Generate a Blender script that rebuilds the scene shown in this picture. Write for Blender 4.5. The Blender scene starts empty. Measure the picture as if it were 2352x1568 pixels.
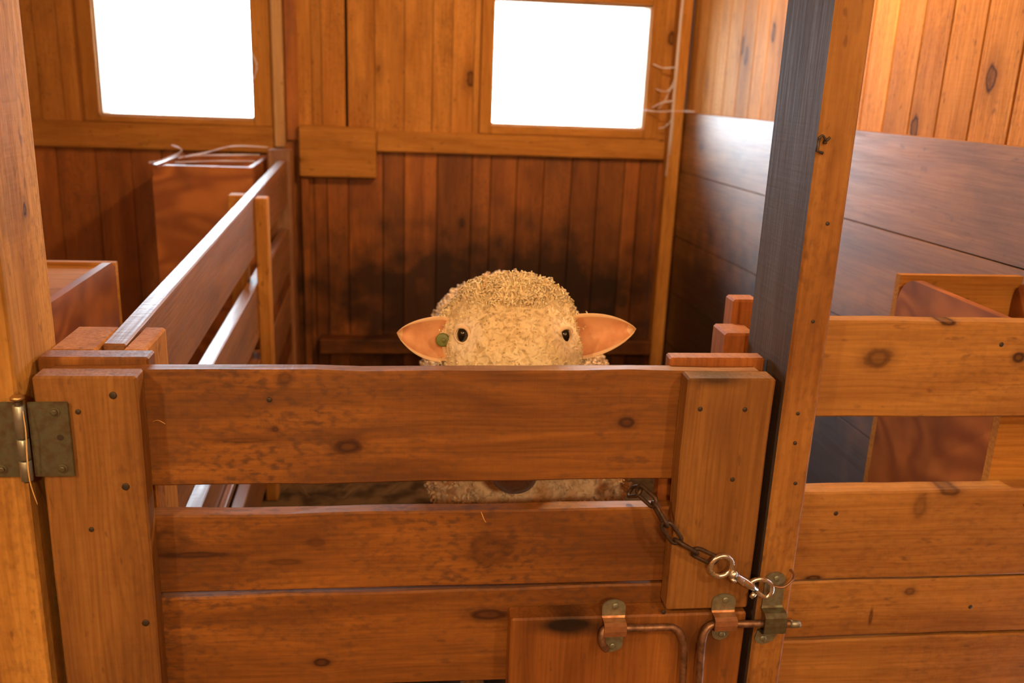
import bpy, bmesh, math, random
from mathutils import Vector, Matrix, noise as mnoise
rnd = random.Random(7)
S = bpy.context.scene
COL = S.collection
PI = math.pi

# ------------------------------------------------------------------ camera
cam_d = bpy.data.cameras.new('camera')
cam = bpy.data.objects.new('camera', cam_d); COL.objects.link(cam)
cam_d.sensor_width = 36.0
cam_d.lens = 2107.0 / 2352.0 * 36.0
yax = Vector((-246, 634, -2107)).normalized()
uax = Vector((287, 7116, 2107)); uax = (uax - yax * uax.dot(yax)).normalized()
xax = yax.cross(uax)
cam.matrix_world = Matrix.Translation((0, 0, 1.48)) @ Matrix((xax, yax, uax)).to_4x4()
cam_d.dof.use_dof = True
cam_d.dof.focus_distance = 1.40
cam_d.dof.aperture_fstop = 4.5
cam_d.clip_start = 0.02
S.camera = cam
S.view_settings.view_transform = 'Standard'
S.view_settings.look = 'None'
S.view_settings.gamma = 1.0
S.view_settings.use_curve_mapping = False
S.view_settings.exposure = 0.0

# ------------------------------------------------------------------ daylight outside
W = bpy.data.worlds.new('sky'); S.world = W; W.use_nodes = True
bgn = W.node_tree.nodes['Background']
bgn.inputs[0].default_value = (0.74, 0.86, 1.0, 1)
bgn.inputs[1].default_value = 36.0

def portal(x0, x1, z0, z1, y):
    d = bpy.data.lights.new('window_portal', 'AREA'); d.shape = 'RECTANGLE'
    d.size = x1 - x0; d.size_y = z1 - z0; d.cycles.is_portal = True
    o = bpy.data.objects.new('window_portal', d); COL.objects.link(o)
    o.location = ((x0 + x1) / 2, y, (z0 + z1) / 2)
    o.rotation_euler = (-PI / 2, 0, 0)      # shines towards -Y, into the barn
    return o

# barn bulbs over the aisle (warm tungsten)
def bulb(name, loc, watts, col=(1.0, 0.66, 0.34), r=0.05):
    d = bpy.data.lights.new(name, 'POINT'); d.energy = watts; d.color = col; d.shadow_soft_size = r
    o = bpy.data.objects.new(name, d); COL.objects.link(o); o.location = loc
    return o
bulb('aisle_bulb', (-1.30, -0.05, 2.08), 62)
bulb('aisle_bulb', (1.15, -0.35, 2.15), 52)
bulb('aisle_bulb', (0.1, -1.4, 2.12), 122)
bulb('pen_bulb', (0.72, 2.60, 2.32), 96)

# ------------------------------------------------------------------ geometry constants (metres)
BACK = 4.40      # inner face of the back wall
RIGHT = 1.312    # inner face of the right wall
LEFT = -2.6
FRONT = -2.6
CEIL = 2.45
WIN = [(-1.350, -0.672, 1.210, 1.82), (0.396, 1.136, 1.222, 1.790)]
for w_ in WIN:
    portal(w_[0], w_[1], w_[2], w_[3], BACK + 0.115)

# ------------------------------------------------------------------ materials
def new_mat(name):
    m = bpy.data.materials.new(name); m.use_nodes = True
    return m, m.node_tree, m.node_tree.nodes['Principled BSDF']

def N(nt, typ, **kw):
    n = nt.nodes.new(typ)
    for k, v in kw.items(): setattr(n, k, v)
    return n

def ramp(nt, src, stops):
    r = nt.nodes.new('ShaderNodeValToRGB')
    e = r.color_ramp.elements
    while len(e) < len(stops): e.new(0.5)
    for i, (p, c) in enumerate(stops):
        e[i].position = p; e[i].color = c if len(c) == 4 else (*c, 1)
    nt.links.new(src, r.inputs[0])
    return r

def mixc(nt, fac, a, b, mode='MIX'):
    m = nt.nodes.new('ShaderNodeMix'); m.data_type = 'RGBA'; m.blend_type = mode
    for idx, v in ((0, fac), (6, a), (7, b)):
        if hasattr(v, 'is_output'): nt.links.new(v, m.inputs[idx])
        elif idx == 0: m.inputs[0].default_value = v
        else: m.inputs[idx].default_value = (*v, 1)
    return m.outputs[2]

def wood(name, light, dark, rough=0.6, spec=0.3, knot=0.085, vary=0.35, grime=0.35, knotcol=(0.045, 0.015, 0.006), bump=0.25, grimecol=(0.10, 0.045, 0.02), dark_patches=None, knots=None, flecks=0.0, aniso=0.0):
    """Board wood; the 'gc' attribute holds (along, across, through) coordinates of every board."""
    m, nt, P = new_mat(name); L = nt.links.new
    at = N(nt, 'ShaderNodeAttribute', attribute_name='gc')
    def mapped(sc, loc=(0, 0, 0)):
        mp = nt.nodes.new('ShaderNodeMapping'); mp.inputs['Scale'].default_value = sc; mp.inputs['Location'].default_value = loc
        L(at.outputs['Vector'], mp.inputs['Vector']); return mp.outputs[0]
    def noise(sc, scale, detail=4, rg=0.55, dist=0.0):
        n = nt.nodes.new('ShaderNodeTexNoise'); n.inputs['Scale'].default_value = scale
        n.inputs['Detail'].default_value = detail; n.inputs['Roughness'].default_value = rg; n.inputs['Distortion'].default_value = dist
        L(mapped(sc), n.inputs['Vector']); return n.outputs['Fac']
    broad = noise((1.0, 7.0, 7.0), 1.6, 4, 0.55, 0.6)
    c = ramp(nt, broad, [(0.28, dark), (0.68, light)]).outputs[0]
    # cathedral growth rings
    wv = nt.nodes.new('ShaderNodeTexWave'); wv.wave_type = 'BANDS'; wv.bands_direction = 'Y'
    wv.inputs['Scale'].default_value = 9.0; wv.inputs['Distortion'].default_value = 16.0
    wv.inputs['Detail'].default_value = 2.5; wv.inputs['Detail Scale'].default_value = 1.1
    L(mapped((0.30, 3.2, 3.2)), wv.inputs['Vector'])
    ring = ramp(nt, wv.outputs['Fac'], [(0.0, (0.80, 0.74, 0.66)), (0.6, (1, 1, 1))]).outputs[0]
    c = mixc(nt, 0.55, c, ring, 'MULTIPLY')
    fine = noise((5, 150, 150), 1.0, 3, 0.6)
    fr = ramp(nt, fine, [(0.3, (0.72, 0.66, 0.6)), (0.62, (1.05, 1.05, 1.05))]).outputs[0]
    c = mixc(nt, 0.6, c, fr, 'MULTIPLY')
    # saw marks across the board
    saw = noise((140, 9, 9), 1.0, 2, 0.5)
    sr = ramp(nt, saw, [(0.35, (0.93, 0.91, 0.89)), (0.6, (1, 1, 1))]).outputs[0]
    c = mixc(nt, 0.35, c, sr, 'MULTIPLY')
    # grime blotches
    g = noise((2.2, 6, 6), 1.5, 5, 0.65, 0.4)
    gr = ramp(nt, g, [(0.52, (0, 0, 0)), (0.72, (1, 1, 1))]).outputs[0]
    gm = N(nt, 'ShaderNodeMath', operation='MULTIPLY'); L(gr, gm.inputs[0]); gm.inputs[1].default_value = grime
    c = mixc(nt, gm.outputs[0], c, grimecol)
    # specks
    sp = noise((26, 60, 60), 1.0, 2, 0.5)
    spr = ramp(nt, sp, [(0.66, (0, 0, 0)), (0.74, (1, 1, 1))]).outputs[0]
    sm = N(nt, 'ShaderNodeMath', operation='MULTIPLY'); L(spr, sm.inputs[0]); sm.inputs[1].default_value = 0.5
    c = mixc(nt, sm.outputs[0], c, grimecol)
    if flecks:       # short slanting dents and flecks of a chewed, rough-sawn face
        mp_ = nt.nodes.new('ShaderNodeMapping'); mp_.inputs['Scale'].default_value = (60, 105, 105); mp_.inputs['Rotation'].default_value = (0, 0, 0.6)
        L(at.outputs['Vector'], mp_.inputs['Vector'])
        fn = nt.nodes.new('ShaderNodeTexNoise'); fn.inputs['Scale'].default_value = 1.0; fn.inputs['Detail'].default_value = 3
        L(mp_.outputs[0], fn.inputs['Vector'])
        fa = ramp(nt, fn.outputs['Fac'], [(0.47, (0, 0, 0)), (0.66, (1, 1, 1))]).outputs[0]
        where = ramp(nt, noise((3, 4, 4), 1.0, 3), [(0.40, (0.15, 0.15, 0.15)), (0.62, (1, 1, 1))]).outputs[0]
        f1_ = N(nt, 'ShaderNodeMath', operation='MULTIPLY'); L(fa, f1_.inputs[0]); L(where, f1_.inputs[1])
        f2_ = N(nt, 'ShaderNodeMath', operation='MULTIPLY'); L(f1_.outputs[0], f2_.inputs[0]); f2_.inputs[1].default_value = flecks
        c = mixc(nt, f2_.outputs[0], c, grimecol)
    # knots
    if knot > 0:
        vo = nt.nodes.new('ShaderNodeTexVoronoi'); vo.feature = 'F1'; vo.inputs['Scale'].default_value = 1.0
        dn = nt.nodes.new('ShaderNodeTexNoise'); dn.inputs['Scale'].default_value = 30; L(at.outputs['Vector'], dn.inputs['Vector'])
        mp = nt.nodes.new('ShaderNodeVectorMath'); mp.operation = 'MULTIPLY_ADD'
        L(dn.outputs['Color'], mp.inputs[0]); mp.inputs[1].default_value = (0.10, 0.12, 0.0)
        L(mapped((3.2, 6.2, 0.0)), mp.inputs[2])
        L(mp.outputs[0], vo.inputs['Vector'])
        halo = ramp(nt, vo.outputs['Distance'], [(knot * 0.9, (1, 1, 1)), (knot * 2.3, (0, 0, 0))]).outputs[0]
        hm = N(nt, 'ShaderNodeMath', operation='MULTIPLY'); L(halo, hm.inputs[0]); hm.inputs[1].default_value = 0.45
        c = mixc(nt, hm.outputs[0], c, tuple(x * 0.45 for x in dark))
        kn = ramp(nt, vo.outputs['Distance'], [(0.0, (0.5, 0.5, 0.5)), (knot * 0.55, (0.55, 0.55, 0.55)), (knot * 0.72, (1, 1, 1)), (knot, (0, 0, 0))]).outputs[0]
        c = mixc(nt, kn, c, knotcol)
    geo = N(nt, 'ShaderNodeNewGeometry')
    if dark_patches or knots:      # worn dirty patches, other dark patches and single knots, at their places on the boards
        wn = nt.nodes.new('ShaderNodeTexNoise'); wn.inputs['Scale'].default_value = 9; wn.inputs['Detail'].default_value = 6
        L(geo.outputs['Position'], wn.inputs['Vector'])
        wn2 = nt.nodes.new('ShaderNodeTexNoise'); wn2.inputs['Scale'].default_value = 38; wn2.inputs['Detail'].default_value = 4
        L(geo.outputs['Position'], wn2.inputs['Vector'])
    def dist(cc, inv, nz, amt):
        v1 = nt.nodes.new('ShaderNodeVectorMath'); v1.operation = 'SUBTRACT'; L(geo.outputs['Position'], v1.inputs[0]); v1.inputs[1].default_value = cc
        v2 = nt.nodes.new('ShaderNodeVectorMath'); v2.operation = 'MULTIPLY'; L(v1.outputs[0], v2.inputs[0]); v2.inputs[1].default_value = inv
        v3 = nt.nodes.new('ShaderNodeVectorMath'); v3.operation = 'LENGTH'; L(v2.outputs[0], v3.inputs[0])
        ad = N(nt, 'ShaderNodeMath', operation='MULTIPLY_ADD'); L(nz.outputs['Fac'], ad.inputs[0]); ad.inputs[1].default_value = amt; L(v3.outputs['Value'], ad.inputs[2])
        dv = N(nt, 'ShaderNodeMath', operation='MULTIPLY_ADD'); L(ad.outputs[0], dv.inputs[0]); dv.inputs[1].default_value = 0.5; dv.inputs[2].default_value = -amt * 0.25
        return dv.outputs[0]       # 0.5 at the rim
    for (cc, rr, sc_, st) in (dark_patches or ()):
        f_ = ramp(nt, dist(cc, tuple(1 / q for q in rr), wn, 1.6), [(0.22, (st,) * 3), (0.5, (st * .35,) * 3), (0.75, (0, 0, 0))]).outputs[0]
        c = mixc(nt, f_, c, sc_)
    for kk in (knots or ()):
        kx, kz, rx, rz = kk[:4]; st = kk[4] if len(kk) > 4 else 1.0
        d_ = dist((kx, 0, kz), (1 / rx, 0, 1 / rz), wn2, 0.9)
        f_ = ramp(nt, d_, [(0.0, (.72 * st,) * 3), (0.20, (.72 * st,) * 3), (0.36, (1.0 * st,) * 3), (0.50, (.80 * st,) * 3), (0.62, (.35 * st,) * 3), (1.0, (0, 0, 0))]).outputs[0]
        c = mixc(nt, f_, c, knotcol)
    # board to board variation
    geo2 = N(nt, 'ShaderNodeNewGeometry')
    hv = N(nt, 'ShaderNodeHueSaturation')
    rv = ramp(nt, geo2.outputs['Random Per Island'], [(0, (1 - vary,) * 3), (1, (1 + vary * 0.5,) * 3)]).outputs[0]
    L(rv, hv.inputs['Value']); L(c, hv.inputs['Color'])
    L(hv.outputs[0], P.inputs['Base Color'])
    P.inputs['Roughness'].default_value = rough
    P.inputs['Specular IOR Level'].default_value = spec
    rgh = ramp(nt, fine, [(0.2, (rough + 0.12,) * 3), (0.8, (rough - 0.08,) * 3)]).outputs[0]
    L(rgh, P.inputs['Roughness'])
    if aniso:       # boards rubbed smooth along their grain
        tg_ = nt.nodes.new('ShaderNodeTangent'); tg_.direction_type = 'RADIAL'; tg_.axis = 'Z'
        L(tg_.outputs[0], P.inputs['Tangent']); P.inputs['Anisotropic'].default_value = aniso; P.inputs['Anisotropic Rotation'].default_value = 0.25
    b = nt.nodes.new('ShaderNodeBump'); b.inputs['Strength'].default_value = bump; b.inputs['Distance'].default_value = 0.002
    ads = N(nt, 'ShaderNodeMath', operation='ADD'); L(fine, ads.inputs[0]); L(saw, ads.inputs[1])
    L(ads.outputs[0], b.inputs['Height']); L(b.outputs[0], P.inputs['Normal'])
    return m

def plain(name, col, rough=0.5, metal=0.0, spec=0.5, mottled=0.0, mcol=(0.1, 0.05, 0.02), mscale=60, bump=0.0):
    m, nt, P = new_mat(name)
    P.inputs['Base Color'].default_value = (*col, 1); P.inputs['Roughness'].default_value = rough
    P.inputs['Metallic'].default_value = metal; P.inputs['Specular IOR Level'].default_value = spec
    if mottled > 0:
        tc = nt.nodes.new('ShaderNodeTexCoord')
        n = nt.nodes.new('ShaderNodeTexNoise'); n.inputs['Scale'].default_value = mscale; n.inputs['Detail'].default_value = 5
        nt.links.new(tc.outputs['Object'], n.inputs['Vector'])
        r = ramp(nt, n.outputs['Fac'], [(0.42, (0, 0, 0)), (0.64, (mottled,) * 3)]).outputs[0]
        nt.links.new(mixc(nt, r, col, mcol), P.inputs['Base Color'])
        r2 = ramp(nt, n.outputs['Fac'], [(0.3, (rough,) * 3), (0.7, (min(1, rough + 0.25),) * 3)]).outputs[0]
        nt.links.new(r2, P.inputs['Roughness'])
        if bump:
            b = nt.nodes.new('ShaderNodeBump'); b.inputs['Strength'].default_value = bump; b.inputs['Distance'].default_value = 0.002
            nt.links.new(n.outputs['Fac'], b.inputs['Height']); nt.links.new(b.outputs[0], P.inputs['Normal'])
    return m

M = {}
GK = [(-0.084, 0.913, 0.0214, 0.012), (0.353, 0.95, 0.0107, 0.008), (-0.176, 1.024, 0.0101, 0.0093, .6), (-0.193, 0.942, 0.005, 0.004, .8), (-0.24, 0.924, 0.040, 0.0035, .6),
      (0.142, 0.729, 0.034, 0.029, .55), (-0.137, 0.749, 0.0138, 0.008, .6), (-0.328, 0.731, 0.044, 0.0053, .9), (-0.182, 0.715, 0.0252, 0.005, .6), (-0.131, 0.527, 0.0126, 0.0067),
      (0.143, 0.608, 0.030, 0.0087), (-0.36, 0.754, 0.03, 0.0233, .6)]
M['gate'] = wood('gate_wood', (0.38, 0.158, 0.030), (0.145, 0.054, 0.011), 0.5, 0.4, grime=0.55, knot=0.0, vary=0.08, knots=GK, flecks=0.85)
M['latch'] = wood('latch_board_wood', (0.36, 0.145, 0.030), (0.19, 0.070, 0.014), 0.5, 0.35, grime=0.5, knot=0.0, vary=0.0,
                  dark_patches=[((0.278, 1.29, 0.610), (0.062, 0.2, 0.017), (0.016, 0.009, 0.005), 1.0), ((0.500, 1.29, 0.575), (0.050, 0.2, 0.050), (0.07, 0.028, 0.010), 0.7), ((0.345, 1.29, 0.600), (0.05, 0.2, 0.012), (0.05, 0.02, 0.008), 0.7)])  # first patch paints the shade of a gouged hollow; the rest are dirt and wear
M['stile'] = wood('stile_wood', (0.32, 0.160, 0.045), (0.19, 0.085, 0.022), 0.55, 0.2, grime=0.35, knot=0.0, vary=0.05, flecks=0.3,
                  dark_patches=[((0.475, 1.29, 1.036), (0.045, .2, 0.012), (0.05, 0.028, 0.014), 0.9), ((0.497, 1.29, 0.96), (0.03, .2, 0.05), (0.16, 0.07, 0.024), 0.6)])
M['post'] = wood('post_wood', (0.56, 0.31, 0.075), (0.36, 0.17, 0.038), 0.6, 0.12, grime=0.4, knot=0.05, vary=0.04, flecks=0.35)
M['narrow_post'] = wood('narrow_post_wood', (0.43, 0.215, 0.055), (0.24, 0.100, 0.024), 0.55, 0.2, grime=0.5, knot=0.05, vary=0.0, flecks=0.5)
M['fence'] = wood('fence_wood', (0.48, 0.245, 0.062), (0.30, 0.135, 0.032), 0.5, 0.35, grime=0.3, knot=0.0, vary=0.10, flecks=0.3,
                  knots=[(0.752, 1.061, 0.022, 0.0147, .8), (0.863, 1.123, 0.0126, 0.0067), (0.88, 0.635, 0.0088, 0.0067, .7), (0.697, 0.668, 0.0126, 0.0053), (0.995, 1.064, 0.0101, 0.008), (0.918, 0.828, 0.0157, 0.008, .8), (0.868, 0.80, 0.0113, 0.02, .5), (0.816, 0.587, 0.0025, 0.0133, .8)])
M['grey'] = wood('shaded_side_wood', (0.12, 0.10, 0.09), (0.065, 0.05, 0.045), 0.6, 0.25, grime=0.6, knot=0.0, vary=0.0, flecks=0.7, grimecol=(0.075, 0.045, 0.028))  # shade of the unlit post side, put into the colour as dark grey
M['upper'] = wood('upper_plank_wood', (0.56, 0.27, 0.066), (0.37, 0.155, 0.032), 0.72, 0.12, grime=0.30, knot=0.13, vary=0.16, flecks=0.3)
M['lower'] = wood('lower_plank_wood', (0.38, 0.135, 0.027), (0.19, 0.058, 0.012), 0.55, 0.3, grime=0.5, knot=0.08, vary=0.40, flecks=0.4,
                  dark_patches=[((0.40, 4.4, 0.38), (1.2, 3.0, 0.37), (0.024, 0.010, 0.005), 0.92)])  # one broad patch darkens the planks low on the back wall
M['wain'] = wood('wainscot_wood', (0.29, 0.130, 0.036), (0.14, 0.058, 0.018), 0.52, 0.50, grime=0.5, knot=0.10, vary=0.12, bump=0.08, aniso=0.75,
                 dark_patches=[((1.3, 3.9, 0.35), (1.0, 1.2, 0.55), (0.030, 0.016, 0.011), 0.95), ((1.3, 2.6, 0.25), (1.0, 1.5, 0.45), (0.035, 0.018, 0.012), 0.9)])  # two broad patches make the boards darker towards the bottom
M['trim'] = wood('trim_wood', (0.53, 0.255, 0.058), (0.35, 0.15, 0.030), 0.7, 0.1, grime=0.25, knot=0.05, vary=0.08)
M['rails'] = wood('partition_wood', (0.29, 0.130, 0.050), (0.155, 0.065, 0.025), 0.42, 0.8, grime=0.35, knot=0.05, vary=0.12)
M['ceil'] = wood('ceiling_wood', (0.45, 0.22, 0.08), (0.28, 0.12, 0.04), 0.6, 0.3, vary=0.2)
M['edge'] = wood('pale_edge_wood', (0.56, 0.36, 0.17), (0.42, 0.24, 0.10), 0.55, 0.3, grime=0.1, knot=0, vary=0.05)

def plywood():
    m, nt, P = new_mat('swirled_plywood'); L = nt.links.new
    at = N(nt, 'ShaderNodeAttribute', attribute_name='gc')
    mp = nt.nodes.new('ShaderNodeMapping'); mp.inputs['Scale'].default_value = (1.6, 3.2, 3.2); L(at.outputs['Vector'], mp.inputs[0])
    n = nt.nodes.new('ShaderNodeTexNoise'); n.inputs['Scale'].default_value = 1.6; n.inputs['Detail'].default_value = 1.5; n.inputs['Distortion'].default_value = 0.8
    L(mp.outputs[0], n.inputs['Vector'])
    mu = N(nt, 'ShaderNodeMath', operation='MULTIPLY'); L(n.outputs['Fac'], mu.inputs[0]); mu.inputs[1].default_value = 34
    si = N(nt, 'ShaderNodeMath', operation='SINE'); L(mu.outputs[0], si.inputs[0])
    ms = N(nt, 'ShaderNodeMath', operation='MULTIPLY_ADD'); L(si.outputs[0], ms.inputs[0]); ms.inputs[1].default_value = 0.5; ms.inputs[2].default_value = 0.5
    c = ramp(nt, ms.outputs[0], [(0.0, (0.26, 0.078, 0.018)), (0.6, (0.36, 0.120, 0.027)), (1, (0.42, 0.145, 0.034))]).outputs[0]
    n2 = nt.nodes.new('ShaderNodeTexNoise'); n2.inputs['Scale'].default_value = 5; n2.inputs['Detail'].default_value = 5; L(at.outputs['Vector'], n2.inputs['Vector'])
    g = ramp(nt, n2.outputs['Fac'], [(0.45, (0, 0, 0)), (0.68, (0.7, 0.7, 0.7))]).outputs[0]
    L(mixc(nt, g, c, (0.11, 0.035, 0.014)), P.inputs['Base Color'])
    P.inputs['Roughness'].default_value = 0.42; P.inputs['Specular IOR Level'].default_value = 0.4
    return m
M['ply'] = plywood()
M['dark'] = plain('dark_backing', (0.02, 0.012, 0.008), 0.9)
M['hinge'] = plain('aged_zinc', (0.165, 0.17, 0.105), 0.42, 0.75, mottled=0.7, mcol=(0.10, 0.06, 0.03), mscale=70, bump=0.15)
M['barrel'] = plain('worn_barrel_steel', (0.38, 0.43, 0.36), 0.30, 0.9, mottled=0.3, mcol=(0.2, 0.13, 0.06), mscale=90)
M['brass'] = plain('brass_pin', (0.62, 0.45, 0.20), 0.25, 0.95, mottled=0.2)
M['zinc'] = plain('latch_zinc', (0.33, 0.38, 0.29), 0.36, 0.8, mottled=0.55, mcol=(0.18, 0.12, 0.06), mscale=80, bump=0.15)
M['rustcap'] = plain('rubbed_strap_metal', (0.50, 0.27, 0.14), 0.4, 0.85, mottled=0.4, mcol=(0.22, 0.08, 0.03), mscale=60)
M['rod'] = plain('rusty_rod', (0.33, 0.20, 0.12), 0.36, 0.8, mottled=0.7, mcol=(0.10, 0.05, 0.03), mscale=70, bump=0.15)
M['chrome'] = plain('chrome', (0.80, 0.84, 0.80), 0.14, 1.0, mottled=0.12, mscale=90)
M['chain'] = plain('dark_chain_iron', (0.10, 0.065, 0.04), 0.45, 0.75, mottled=0.6, mcol=(0.05, 0.025, 0.015), mscale=120)
M['nail'] = plain('nail_iron', (0.07, 0.055, 0.04), 0.5, 0.6)
M['straw'] = plain('straw', (0.72, 0.45, 0.16), 0.6)
M['floorstraw'] = plain('trodden_straw', (0.16, 0.10, 0.045), 0.8)
M['floor'] = plain('straw_bedding_floor', (0.11, 0.07, 0.035), 0.9, 0, 0.2, mottled=1.0, mcol=(0.035, 0.022, 0.012), mscale=14, bump=0.6)
M['aisle'] = plain('aisle_boards', (0.22, 0.14, 0.08), 0.8, 0, 0.3, mottled=0.6, mcol=(0.1, 0.06, 0.03), mscale=8)
M['tag'] = plain('green_tag_plastic', (0.16, 0.19, 0.045), 0.4)
M['eye'] = plain('eye_black', (0.006, 0.005, 0.004), 0.12, 0, 0.7)

def glassmat():
    m, nt, P = new_mat('window_glass'); nt.nodes.remove(P); L = nt.links.new
    out = [n for n in nt.nodes if n.type == 'OUTPUT_MATERIAL'][0]
    t = nt.nodes.new('ShaderNodeBsdfTransparent'); t.inputs[0].default_value = (0.95, 0.98, 0.97, 1)
    g = nt.nodes.new('ShaderNodeBsdfGlossy'); g.inputs['Roughness'].default_value = 0.05
    mx = nt.nodes.new('ShaderNodeMixShader'); fr = nt.nodes.new('ShaderNodeFresnel'); fr.inputs[0].default_value = 1.45
    L(fr.outputs[0], mx.inputs[0]); L(t.outputs[0], mx.inputs[1]); L(g.outputs[0], mx.inputs[2]); L(mx.outputs[0], out.inputs[0])
    return m
M['glass'] = glassmat()
def webmat():
    m, nt, P = new_mat('cobweb'); L = nt.links.new
    P.inputs['Base Color'].default_value = (0.8, 0.78, 0.85, 1); P.inputs['Roughness'].default_value = 0.9
    P.inputs['Alpha'].default_value = 0.55
    return m
M['web'] = webmat()

def woolmat():
    m, nt, P = new_mat('sheep_wool'); L = nt.links.new
    col = N(nt, 'ShaderNodeAttribute', attribute_name='tint')
    tc = nt.nodes.new('ShaderNodeTexCoord')
    n = nt.nodes.new('ShaderNodeTexNoise'); n.inputs['Scale'].default_value = 75; n.inputs['Detail'].default_value = 4; n.inputs['Distortion'].default_value = 1.2
    L(tc.outputs['Object'], n.inputs['Vector'])
    n2 = nt.nodes.new('ShaderNodeTexNoise'); n2.inputs['Scale'].default_value = 11; n2.inputs['Detail'].default_value = 3
    L(tc.outputs['Object'], n2.inputs['Vector'])
    a = ramp(nt, n.outputs['Fac'], [(0.32, (0.58, 0.48, 0.34)), (0.55, (1, 1, 1))]).outputs[0]
    b2 = ramp(nt, n2.outputs['Fac'], [(0.3, (0.86, 0.80, 0.70)), (0.6, (1, 1, 1))]).outputs[0]
    c = mixc(nt, 0.8, col.outputs['Color'], a, 'MULTIPLY'); c = mixc(nt, 1.0, c, b2, 'MULTIPLY')
    L(c, P.inputs['Base Color'])
    P.inputs['Roughness'].default_value = 0.95; P.inputs['Specular IOR Level'].default_value = 0.1
    P.inputs['Sheen Weight'].default_value = 0.25; P.inputs['Sheen Roughness'].default_value = 0.6
    P.inputs['Subsurface Weight'].default_value = 0.0
    b = nt.nodes.new('ShaderNodeBump'); b.inputs['Strength'].default_value = 0.7; b.inputs['Distance'].default_value = 0.004
    L(n.outputs['Fac'], b.inputs['Height']); L(b.outputs[0], P.inputs['Normal'])
    return m
M['wool'] = woolmat()
M['earskin'] = plain('ear_skin', (0.74, 0.40, 0.20), 0.6, mottled=0.6, mcol=(0.50, 0.20, 0.085), mscale=26)
M['earfur'] = plain('ear_fur', (0.80, 0.56, 0.32), 0.8, mottled=0.2, mcol=(0.65, 0.40, 0.2), mscale=60)
M['lid'] = plain('eyelid_skin', (0.84, 0.66, 0.42), 0.6, mottled=0.2, mcol=(0.5, 0.28, 0.14), mscale=60)

# ------------------------------------------------------------------ helpers
def link(o, parent=None):
    COL.objects.link(o)
    if parent is not None: o.parent = parent
    return o
def tag(o, label=None, cat=None, group=None, kind=None):
    if label: o['label'] = label
    if cat: o['category'] = cat
    if group: o['group'] = group
    if kind: o['kind'] = kind
    return o
def empty(name, loc=(0, 0, 0), **kw):
    o = bpy.data.objects.new(name, None); o.empty_display_size = 0.1
    link(o); o.location = loc
    return tag(o, **kw)
def obj(name, bm, mats, parent=None, smooth=False):
    me = bpy.data.meshes.new(name)
    bmesh.ops.recalc_face_normals(bm, faces=bm.faces)
    bm.to_mesh(me); bm.free()
    if not isinstance(mats, (list, tuple)): mats = [mats]
    for m in mats: me.materials.append(m)
    if smooth:
        for p in me.polygons: p.use_smooth = True
    o = bpy.data.objects.new(name, me)
    link(o)
    if parent is not None:
        o.parent = parent
        pl = parent.location.copy(); pp = parent.parent
        while pp is not None: pl += pp.location; pp = pp.parent
        o.location = -pl
    return o
def newbm():
    bm = bmesh.new(); bm.verts.layers.float_vector.new('gc'); return bm
def gl(bm): return bm.verts.layers.float_vector['gc']

def board(bm, lo, hi, grain='x', bev=0.002, seg=0, wob=0.0, ends=None, off=None, mi=0, knot=None):
    """Axis-aligned board, bevelled, its length cut and edges slightly uneven; ends = function(Vector)->Vector bends it.
       knot=(along,across) keeps a chosen grain offset."""
    lo = Vector(lo); hi = Vector(hi); size = hi - lo
    gi = 'xyz'.index(grain)
    others = [i for i in range(3) if i != gi]
    ti = min(others, key=lambda i: size[i]); wi = [i for i in others if i != ti][0]
    before = set(bm.verts)
    r = bmesh.ops.create_cube(bm, size=1.0)
    vs = r['verts']
    for v in vs:
        v.co = Vector(tuple(lo[i] + (v.co[i] + 0.5) * size[i] for i in range(3)))
    faces = set(f for v in vs for f in v.link_faces)
    if bev > 0:
        b = min(bev, 0.3 * min(size))
        es = list(set(e for v in vs for e in v.link_edges))
        bmesh.ops.bevel(bm, geom=es, offset=b, offset_type='OFFSET', segments=1, affect='EDGES', profile=0.5)
    nv = [v for v in bm.verts if v not in before]
    if seg > 1:
        for k in range(1, seg):
            p = lo.copy(); p[gi] = lo[gi] + size[gi] * (k + rnd.uniform(-.3, .3)) / seg
            nrm = Vector((0, 0, 0)); nrm[gi] = 1
            fs = [f for f in bm.faces if f.verts[0] not in before]
            geom = list(set([v for v in bm.verts if v not in before] + [e for f in fs for e in f.edges] + fs))
            geom = [g for g in geom if g.is_valid]
            bmesh.ops.bisect_plane(bm, geom=geom, plane_co=p, plane_no=nrm)
        nv = [v for v in bm.verts if v not in before]
    o = off if off is not None else Vector((rnd.uniform(-40, 40), rnd.uniform(-40, 40), rnd.uniform(-40, 40)))
    L = gl(bm)
    for v in nv:
        v[L] = Vector((v.co[gi] + o[0], v.co[wi] + o[1], v.co[ti] + o[2]))
        if wob:
            q = v.co * 7.0 + Vector((o[0], o[1], 0))
            d = (mnoise.noise(q) + 0.5 * mnoise.noise(q * 4)) * wob
            v.co[wi] += d; v.co[ti] += d * 0.25
    if ends:
        for v in nv: v.co = ends(v.co)
    if mi:
        for f in bm.faces:
            if f.verts[0] not in before: f.material_index = mi
    return nv

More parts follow.
